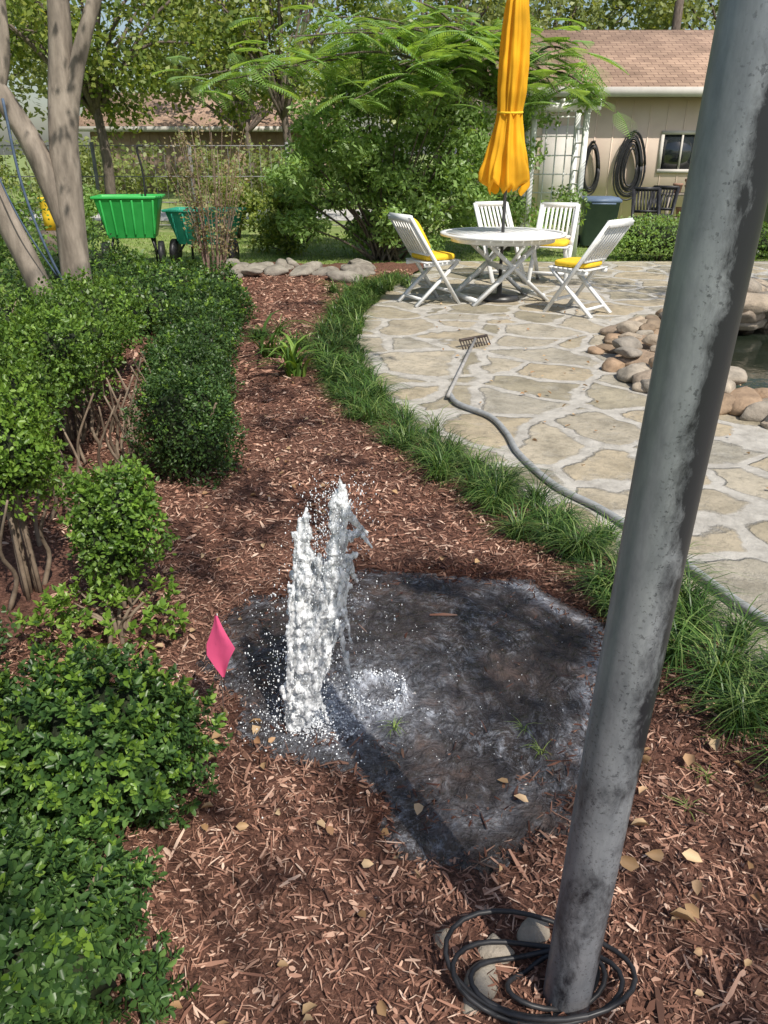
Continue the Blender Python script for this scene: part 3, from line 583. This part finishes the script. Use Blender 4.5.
for z,r in zip(zs,rs):
    f=1+.17*np.sin(8*th+1.3*z)+.09*np.sin(13*th-2*z+1)+.05*np.sin(21*th+3*z)+.05*np.sin(3*th+2.5*z)+.02*np.sin(5*th+22*z)
    f=1+(f-1)*np.interp(z,[1.2,1.9,3.,3.2],[1.1,.8,.6,.2])
    dz=(.05*np.sin(8*th+1.)+.03*np.sin(5*th))*np.clip((1.5-z)/.3,0,1)
    V.append(np.stack([1.33+.012*np.sin(z*3)+r*f*np.cos(th),9.12+r*f*np.sin(th),z+dz],-1))
i=np.arange(len(zs)-1)[:,None]*n;j=np.arange(n)[None];F=np.stack([i+j,i+(j+1)%n,i+(j+1)%n+n,i+j+n],-1).reshape(-1,4);g.add(np.concatenate(V),F);g.obj("closed_canopy",umbr,e,True)
a=np.linspace(0,6.4,40);g=Geo();g.add(*tube(np.stack([1.328+.128*np.cos(a),9.12+.128*np.sin(a),1.96+.01*np.sin(a)],-1),.012,6));g.obj("tie_strap",yellow,e,True)

# ------------------------------------------------------------ pond
g=Geo();n=48;a=np.linspace(0,2*np.pi,n,endpoint=False)
ring=lambda k,z:np.stack([PC[0]+PR[0]*k*np.cos(a),PC[1]+PR[1]*k*np.sin(a),0*a+z],-1)
V=np.concatenate([ring(1.03,-.02),[[PC[0],PC[1],-.02]]]);V[:,2]=.012
g.add(V,np.array([[q,(q+1)%n,n] for q in range(n)]))
m,nt,b=newm("pond_water",(.015,.022,.014),.04,0,.7);bump(nt,b,noise(nt,coords(nt),9,3),.25,.01);g.obj("pond_water",m,None,True)
g=Geo();k=0
for ring_,cnt,zc_,sz in [(1.02,46,.06,.13),(1.15,50,.05,.11),(1.0,36,.16,.10),(1.10,36,.14,.09),(.92,34,.03,.11),(1.24,22,.04,.09)]:
    for q in range(cnt):
        t=q/cnt*6.283+R.uniform(-.06,.06);rr_=ring_+R.uniform(-.04,.04);s_=R.uniform(.5,1.5)*sz
        if math.sin(t)<-.55 and zc_>.1 and R.random()<.8: continue
        g.add(*rock((PC[0]+PR[0]*rr_*math.cos(t),PC[1]+PR[1]*rr_*math.sin(t),zc_),(s_*1.25,s_*.95,s_*.55),300+k));k+=1
for q in range(30): g.add(*rock((R.uniform(3.3,4.9),R.uniform(7.2,8.2),R.uniform(.1,.4)),tuple(R.uniform(.10,.22,3)*[1.3,1,.6]),600+q))
g.obj("pond_stone_edging",stone_m,None,True)
g=Geo()
for q in range(34): g.add(*rock((R.uniform(-2.3,-.2),R.uniform(10.9,12.0),R.uniform(.02,.09)),tuple(R.uniform(.07,.17,3)*[1.4,1,.6]),700+q))
g.add(*rock((-.55,10.6,.06),(.26,.2,.10),790))
g.obj("boulder_border",nm("grey_boulder",[(.3,(.15,.13,.11)),(.7,(.36,.33,.28))],6,.85,.6,.02),None,True)

# ------------------------------------------------------------ big flowering shrub, twiggy shrub, feathery tree
e=empty("chaste_tree_shrub");g=Geo();k=105;d=nrm(R.normal(size=(k,3)));rr_=R.random(k)**.4
C=np.array([.0,12.9,1.42])+d*rr_[:,None]*[1.8,1.1,1.25]+R.normal(0,.14,(k,3));C[:,2]=C[:,2].clip(.3)
crown(g,C,R.uniform(.20,.42,k),24000,.10,.021);g.obj("crown",shrub_leaf,e)
g=Geo()
for c in C[::2]: g.add(*tube([(.0+R.normal(0,.12),12.9+R.normal(0,.1),0),((c[0])/2,12.9+(c[1]-12.9)*.4,c[2]*.55),c],[.025,.015,.006],6,4))
g.obj("stems",dbark,e,True)
g=Geo();top=C[(C[:,2]>1.3)]
P=[];rr2=[]
for c in top[::3]:
    b0=c+nrm(R.normal(size=3)*[1,1,.5]+[0,-.4,.6])*R.uniform(.3,.42)
    for t in np.linspace(0,1,5): P.append(b0+[R.normal(0,.006),R.normal(0,.006),t*.07]);rr2.append(.013*(1-.6*t))
g.add(*spheres(P,rr2));g.obj("flower_spikes",nm("lavender_petal",[(.3,(.36,.32,.55)),(.7,(.5,.46,.66))],30,.7,0),e)
e=empty("bare_twig_shrub");g=Geo();tips=[]
for q in range(46):
    a=R.uniform(0,6.28);r=R.uniform(.05,.45);h=R.uniform(1.1,2.0);x0=-2.25+.1*math.cos(a);y0=10.6+.1*math.sin(a)
    g.add(*tube([(x0,y0,0),(x0+r*.4*math.cos(a+.3),y0+r*.4*math.sin(a),h*.5),(x0+r*math.cos(a),y0+r*math.sin(a),h)],[.007,.005,.002],5,4))
    for u in (.35,.55,.75,.95): tips.append((x0+r*u*math.cos(a),y0+r*u*math.sin(a),h*u))
g.obj("twigs",nm("red_twig",[(.3,(.20,.13,.10)),(.7,(.34,.25,.20))],20,.8,0),e,True);g=Geo();crown(g,np.array(tips),np.full(len(tips),.12),2600,.04,.012);g.obj("leaves",leafm("reddish_leaf",[(.20,.19,.08),(.30,.22,.12),(.2,.28,.09)]),e)
# feathery mimosa
def fronds(g,bases,dirs,L,pairs=16):
    for b0,d0 in zip(bases,dirs):
        d0=nrm(np.array(d0));l=L*R.uniform(.7,1.2);s_=nrm(np.cross(d0,(0,0,1)));t=np.linspace(.12,1,pairs)
        c=b0+d0*(l*t)[:,None]+np.array([0,0,-1])*(l*.35*t*t)[:,None]
        pl=l*.30*np.sin(np.pi*(t*.85+.1))
        for sg in (-1,1):
            tip=c+s_*sg*pl[:,None]+d0*pl[:,None]*.5+np.array([0,0,-.25])*pl[:,None];w_=d0*(l*.024)
            V=np.stack([c-w_,c+w_,tip+w_*.5,tip-w_*.5],1).reshape(-1,3);g.add(V,np.arange(pairs)[:,None]*4+np.array([[0,1,2,3]]))
        g.add(*bar(b0,c[len(c)//2],.008,.008));g.add(*bar(c[len(c)//2],c[-1],.005,.005))
e=empty("mimosa_tree");gb=Geo();gl=Geo()
T0=np.array([2.1,14.2,0])
gb.add(*tube([T0,T0+[-.1,0,1.2],T0+[-.2,-.2,2.3]],[.12,.10,.08],12,5,wob=.04))
for (ex,ey,ez) in [(-2.2,10.9,2.35),(-1.4,11.4,2.9),(-.5,11.6,3.0),(.4,11.8,3.05),(1.1,12.2,3.0),(2.8,12.4,2.75),(3.3,12.8,2.2),(1.9,12.6,3.1),(-2.7,12,2.5),(0,13,3.6),(-1,13.4,3.4),(2.4,12.0,2.3),(-1.6,11.,2.5),(.2,11.5,2.6),(.9,11.4,2.8),(.6,11.6,2.3),(-.4,11.4,2.2)]:
    st_=T0+[-.2,-.2,2.25];en=np.array([ex,ey,ez]);md=(st_+en)/2+[0,0,.45];pth=cat([st_,md,en],8);gb.add(*tube(pth,np.linspace(.03,.006,len(pth)),6))
    bs=[];ds=[]
    for q in range(34):
        p_=pth[R.integers(4,len(pth))];a=R.uniform(0,6.28);bs.append(p_+R.normal(0,.10,3));ds.append((math.cos(a),math.sin(a),R.uniform(-.3,.35)))
    fronds(gl,bs,ds,.55)
gb.obj("trunk",dbark,e,True);gl.obj("fronds",feather,e)

# ------------------------------------------------------------ background trees
def tree(name,x,y,h,cr,n,L,mat,seed,zlo=1.5,cl=46,tr=.18):
    e=empty(name);rr=np.random.default_rng(seed);g=Geo();d=nrm(rr.normal(size=(cl,3)));q=rr.random(cl)**.4
    C=np.array([x,y,(zlo+h)/2])+d*q[:,None]*[cr,cr*.8,(h-zlo)/2];crown(g,C,rr.uniform(.14,.30,cl)*cr,n,L,L*.3);g.obj("crown",mat,e)
    g=Geo();top=np.array([x,y,zlo+.5]);g.add(*tube([(x,y,-.1),(x+.1,y,zlo*.6),top],[tr,tr*.8,tr*.6],10,5,wob=.05))
    for c in C[:24]: g.add(*tube([top-[0,0,.4],(top+c)/2+[0,0,.3],c],[tr*.4,tr*.25,.02],6,4))
    g.obj("trunk",dbark,e,True)
tree("oak_tree",-5.5,16.5,6.,2.9,10500,.12,tree_leaf,1,2.1,tr=.12)
tree("oak_tree",-2.2,18.8,6.2,2.8,9500,.13,tree_leaf,2,2.1,tr=.12)
tree("oak_tree",-10,20,8,4.,8500,.17,far_leaf,3,1.9)
tree("oak_tree",1.5,25,7.5,3.2,8000,.17,far_leaf,4,2.2)
tree("oak_tree",-5,31,10,5.,8000,.24,far_leaf,5,2.)
tree("oak_tree",5.5,31,8.5,4.,8000,.22,far_leaf,6,2.)
tree("oak_tree",12.5,30,8.5,4.5,8000,.22,far_leaf,7,2.)
tree("oak_tree",-17,34,11,6,9000,.28,far_leaf,8,1.6)
tree("oak_tree",-7.,10.5,6.,2.4,6500,.10,tree_leaf,9,2.2)
# low hedge mass behind
g=Geo();k=150;C=np.stack([R.uniform(-22,1.5,k),R.uniform(26,29,k),R.uniform(.3,1.6,k)],-1);crown(g,C,R.uniform(.5,.9,k),12000,.16,.05);g.obj("background_hedge",far_leaf)
k=14;g=Geo();C=np.stack([R.uniform(-6.5,-4.9,k),R.uniform(9.2,11.5,k),R.uniform(.2,.9,k)],-1);crown(g,C,R.uniform(.3,.5,k),5000,.07,.02);g.obj("garden_shrub",box_leaf)
# loose shrubs along the fence
for sd,(x,y,h,rx) in enumerate([(-7.6,15.6,1.7,.8),(-5.9,16.0,1.0,.6),(-2.9,16.3,1.3,.5),(-1.5,15.6,1.8,.6),(-1.6,13.6,1.2,.45),(1.9,15.8,2.2,.8)]):
    k=16;g=Geo();C=np.stack([x+R.normal(0,rx*.5,k),y+R.normal(0,.3,k),R.uniform(.15,1,k)*h*.85],-1);crown(g,C,R.uniform(.25,.42,k)*min(1,rx+.2),3400,.085,.022)
    for c in C[::2]: g.add(*tube([(x,y,0),(x*.5+c[0]*.5,y*.5+c[1]*.5,c[2]*.5),c],[.02,.012,.005],5,3),mi=1)
    g.obj("garden_shrub",[shrub_leaf if sd%2 else tree_leaf,dbark])

# ------------------------------------------------------------ house
siding=nm("beige_siding",[(.3,(.68,.54,.44)),(.7,(.76,.62,.51))],2,.75,.15,.005)
trim=nm("pale_trim",[(.3,(.50,.47,.43)),(.7,(.58,.55,.5))],5,.6,.1,.002)
m,nt,b=newm("brown_shingle",rough=.9,spec=.2);v=coords(nt)
br=nd(nt,'ShaderNodeTexBrick');br.inputs['Scale'].default_value=3;br.inputs['Mortar Size'].default_value=.02;br.inputs['Color1'].default_value=(.42,.29,.21,1);br.inputs['Color2'].default_value=(.31,.21,.155,1);br.inputs['Mortar'].default_value=(.12,.08,.06,1);br.inputs['Row Height'].default_value=.45;br.inputs['Brick Width'].default_value=.8;nt.links.new(v,br.inputs[0])
nt.links.new(mixc(nt,1.,br.outputs[0],ramp(nt,noise(nt,v,1.3,5),[(.3,G(.75)),(.7,G(1.3))]),'MULTIPLY'),b.inputs['Base Color']);bump(nt,b,br.outputs['Fac'],.4,.02);shingle=m
glass,_,_=newm("window_glass",(.02,.025,.03),.06,0,.8)
def house(name,x0,x1,y0,y1,hw,hr,wm,oh=.5):
    e=empty(name);g=Geo();g.add(*box(x0,x1,y0,y1,0,hw))
    ym=(y0+y1)/2
    for x,s in ((x0,0),(x1,0)): g.add([[x,y0,hw],[x,y1,hw],[x,ym,hr-.12]],np.array([[0,1,2]]))
    g.obj("walls",wm,e);g=Geo()
    n=int((x1-x0)/.4)
    for q in range(n+1): g.add(*box(x0+q*.4-.012,x0+q*.4+.012,y0-.012,y0-.001,.05,hw-.17))
    g.obj("battens",wm,e)
    g=Geo();ze=hw
    A=[[x0-oh,y0-oh,ze],[x1+oh,y0-oh,ze],[x1+oh,ym,hr],[x0-oh,ym,hr],[x0-oh,y1+oh,ze],[x1+oh,y1+oh,ze]]
    A=np.array(A);U=A+[0,0,.07];V=np.vstack([A,U]);g.add(V,np.array([[6,7,8,9],[9,8,11,10],[0,3,2,1],[3,4,5,2],[0,1,7,6],[4,10,11,5],[0,6,9,3],[3,9,10,4],[1,2,8,7],[2,5,11,8]]));g.obj("roof",shingle,e)
    g=Geo();g.add(*box(x0-oh-.01,x1+oh+.01,y0-oh-.035,y0-oh-.003,ze-.13,ze+.06));g.add(*box(x0-oh,x1+oh,y0-oh,y0-.014,ze-.10,ze-.07));g.obj("fascia_and_soffit",trim,e);return e
H=house("garage_house",2.4,14.,19.5,25.6,2.78,4.25,siding)
g=Geo()
def win(x0,x1,z0,z1,y):
    g.add(*box(x0-.07,x1+.07,y-.05,y-.015,z1,z1+.08));g.add(*box(x0-.07,x1+.07,y-.06,y-.015,z0-.08,z0))
    g.add(*box(x0-.07,x0,y-.05,y-.015,z0,z1));g.add(*box(x1,x1+.07,y-.05,y-.015,z0,z1));g.add(*box((x0+x1)/2-.02,(x0+x1)/2+.02,y-.045,y-.015,z0,z1))
win(6.38,7.22,1.2,1.92,19.5);g.obj("window_frame",trim,H);g=Geo();g.add(*box(6.38,7.22,19.484,19.49,1.2,1.92));g.obj("window_glass",glass,H)
g=Geo();g.add(*box(3.6,4.5,19.45,19.487,.05,2.1));g.obj("door",trim,H)
brick=nm("tan_brick",[(.3,(.33,.22,.17)),(.7,(.45,.33,.26))],6,.85,.3,.01)
house("neighbour_house",-12,-2.5,35,41,2.4,3.8,brick)
# hung hoses
def coil(name,x,z,rx,rz,n,mt,y=19.36):
    g=Geo()
    for q in range(n):
        a=np.linspace(0,6.283,30);r1=rx*(1-.07*q);r2=rz*(1-.05*q);sg=R.normal(0,.03);g.add(*tube(np.stack([x+r1*np.cos(a)*(1-.22*np.sin(a))+R.normal(0,.012),y-.012*(q%5)+0*a,z+r2*np.sin(a)-abs(sg)],-1),.018,6))
    g.add(*bar((x,19.49,z+rz*.92),(x,19.25,z+rz*.95),.05,.05));g.obj(name,mt,None,True)
coil("coiled_hose",5.65,1.3,.34,.72,10,black);coil("coiled_hose",4.75,1.25,.20,.55,6,black)
# arbor
e=empty("white_garden_arbor");g=Geo()
for x in (2.3,3.1):
    for y in (13.2,13.8): g.add(*bar((x,y,0),(x,y,2.15),.08,.08))
    for z in np.arange(.3,2.1,.2): g.add(*bar((x,13.24,z),(x,13.76,z),.02,.02))
for y in (13.2,13.8): g.add(*bar((2.1,y,2.2),(3.3,y,2.2),.04,.10))
for x in np.linspace(2.15,3.25,7): g.add(*bar((x,13.05,2.275),(x,13.95,2.275),.03,.05))
for x in np.linspace(2.45,2.95,4): g.add(*bar((x,13.82,.2),(x,13.82,2.15),.02,.012))
for z in np.arange(.4,2.1,.28): g.add(*bar((2.34,13.80,z),(3.06,13.80,z),.016,.02,(0,0,1)))
g.obj("lattice_frame",white,e)
# climbing foliage on the arbor
g=Geo();k=46;C=np.stack([R.uniform(1.6,3.1,k),R.uniform(12.9,13.9,k),R.uniform(.5,2.6,k)],-1);C=C[(C[:,0]<2.35)|(C[:,2]>2.0)|(C[:,2]<1.)];crown(g,C,np.full(len(C),.25),5000,.08,.022);g.obj("climbing_vine",shrub_leaf)
# bins
def bin_(name,x,y,w_,d_,h,mt):
    e=empty(name);g=Geo();k=.82
    V=[];
    for z,s in ((.04,k),(h*.9,1.),(h*.9,1.08),(h*.95,1.08),(h,.9)):
        V+= [[-w_/2*s,-d_/2*s,z],[w_/2*s,-d_/2*s,z],[w_/2*s,d_/2*s,z],[-w_/2*s,d_/2*s,z]]
    F=[[q*4+j,q*4+(j+1)%4,q*4+4+(j+1)%4,q*4+4+j] for q in range(4) for j in range(4)]+[[0,3,2,1],[16,17,18,19]]
    g.add(V,np.array(F));g.add(*bar((-w_*.35,-d_*.6,h*.88),(w_*.35,-d_*.6,h*.88),.03,.03));g.obj("body",mt,e);g=Geo()
    for s in (-1,1): g.add(*tube([(s*w_*.42,d_*.4,.09),(s*w_*.5,d_*.4,.09)],.09,14))
    g.obj("wheels",black,e);e.location=(x,y,0)
blue=nm("blue_grey_plastic",[(.3,(.10,.145,.22)),(.7,(.14,.19,.28))],6,.5,.05,.002)
bin_("trash_bin",3.85,14.8,.6,.55,.85,blue);bin_("trash_bin",7.0,14.3,.6,.6,.85,blue)
g=Geo();g.add(*tube([(-5.05,12.4,.5),(-5.05,12.4,.7),(-5.05,12.4,.9),(-5.05,12.4,.92),(-5.05,12.4,.96)],[.09,.10,.11,.12,.12],20));g.add(*box(-5.2,-4.9,12.25,12.55,0,.498),mi=1);g.obj("yellow_bucket",[yellow,dbark],None,False)
# potting bench
e=empty("potting_bench");g=Geo();g.add(*box(6.0,8.2,17.6,18.2,.72,.76));g.add(*box(6.05,8.15,17.65,18.15,.25,.28))
for x in (6.05,7.1,8.1):
    for y in (17.65,18.12): g.add(*bar((x,y,0),(x,y,.718),.07,.07))
g.obj("bench_frame",nm("weathered_wood",[(.3,(.2,.17,.14)),(.7,(.36,.31,.26))],8,.8,.3,.005),e);g=Geo()
for q in range(12):
    x=R.uniform(6.1,8.1);z=.762 if q<8 else .282;r=R.uniform(.07,.16);g.add(*tube([(x,17.9,z),(x,17.9,z+r*1.6),(x,17.9,z+r*1.65),(x,17.9,z+r*2)],[r*.7,r,r*1.12,r*1.12],12))
g.obj("pots",nm("terracotta",[(.3,(.1,.08,.07)),(.7,(.4,.22,.15))],3,.8,0),e,True)
# green carts
def cart(name,x,y,w_,d_,z0,z1,mt,rot,tall):
    e=empty(name);g=Geo();k=.72
    def rg(s,z): return [[-w_/2*s,-d_/2*s,z],[w_/2*s,-d_/2*s,z],[w_/2*s,d_/2*s,z],[-w_/2*s,d_/2*s,z]]
    V=rg(k,z0)+rg(1,z1)+rg(1.07,z1)+rg(1.07,z1-.04)+rg(.96,z1)+rg(k*.95,z0+.02)
    F=[[3,2,1,0]];L=lambda a,b_:[[a*4+j,a*4+(j+1)%4,b_*4+(j+1)%4,b_*4+j] for j in range(4)]
    F+=L(0,1)+L(1,3)+L(3,2)+L(2,4)+L(4,5)+[[20,21,22,23]];g.add(V,np.array(F))
    for j in np.linspace(-.4,.4,6): g.add(*bar((w_*j*.9,-d_/2*.80,z0+.05),(w_*j,-d_/2*1.0,z1-.05),.03,.02,(0,1,0)))
    o=g.obj("tub",mt,e);bv=o.modifiers.new("b",'BEVEL');bv.width=.012;bv.segments=2;g=Geo()
    for s in (-1,1):
        g.add(*tube([(s*w_*.40,-d_*.3,.19),(s*(w_*.40+.07),-d_*.3,.19)],.19,18))
        g.add(*bar((s*w_*.3,d_*.3,0),(s*w_*.3,d_*.3,z0),.03,.03))
        g.add(*bar((s*w_*.37,-d_*.3,.19),(s*w_*.3,-d_*.25,z0),.03,.03))
    if tall: g.add(*tube([(w_*.22,.1,z0+.1),(w_*.25,.1,z1+.25),(w_*.2,.1,z1+.62),(w_*.3,.1,z1+.66)],.016,8,4))
    g.obj("wheels_and_handle",black,e);e.location=(x,y,0);e.rotation_euler=(0,0,rot)
gr=nm("green_plastic",[(.3,(.03,.36,.07)),(.7,(.05,.45,.10))],5,.4,.1,.003);te=nm("teal_plastic",[(.3,(.02,.26,.17)),(.7,(.04,.33,.22))],5,.4,.1,.003)
cart("garden_cart",-3.75,12.2,.92,.6,.42,1.0,gr,.15,True);cart("wheelbarrow",-2.72,12.5,1.05,.6,.30,.80,te,-.1,False)
# plants in front of the carts
g=Geo();k=18;C=np.stack([R.uniform(-4.6,-2.2,k),R.uniform(10.9,11.8,k),R.uniform(.05,.22,k)],-1);crown(g,C,R.uniform(.16,.24,k),3600,.06,.018);g.obj("low_bedding_plants",box_leaf)
# fence
e=empty("wire_fence");g=Geo()
for x in np.arange(-14,1.,2.): g.add(*bar((x,17.5,0),(x,17.5,1.75),.06,.06))
for z in (.15,.6,1.1,1.68): g.add(*bar((-14,17.5,z),(0,17.5,z),.02,.02))
for x in np.arange(-14,0.,.22): g.add(*bar((x,17.51,.1),(x,17.51,1.68),.006,.006))
g.obj("posts_and_wires",nm("grey_fence_metal",[(.3,G(.14)),(.7,G(.25))],6,.6,0),e)
# utility pole
e=empty("utility_pole");g=Geo();g.add(*tube([(8.9,27.5,0),(8.9,27.5,9)],[.16,.12],12));g.add(*bar((7.9,27.5,8.2),(9.9,27.5,8.2),.1,.12));g.obj("pole",dbark,e)
g=Geo()
for dx,z,ze in [(0,7.4,5.9),(.3,6.8,5.5),(.6,7.,5.)]:
    for X1 in (-25,35):
        t=np.linspace(0,1,14);g.add(*tube(np.stack([8.9+(X1-8.9)*t,27.5+dx-4*t,z+(ze+1-z)*t-3.2*t*(1-t)],-1),.018,5))
g.obj("wires",black,e)
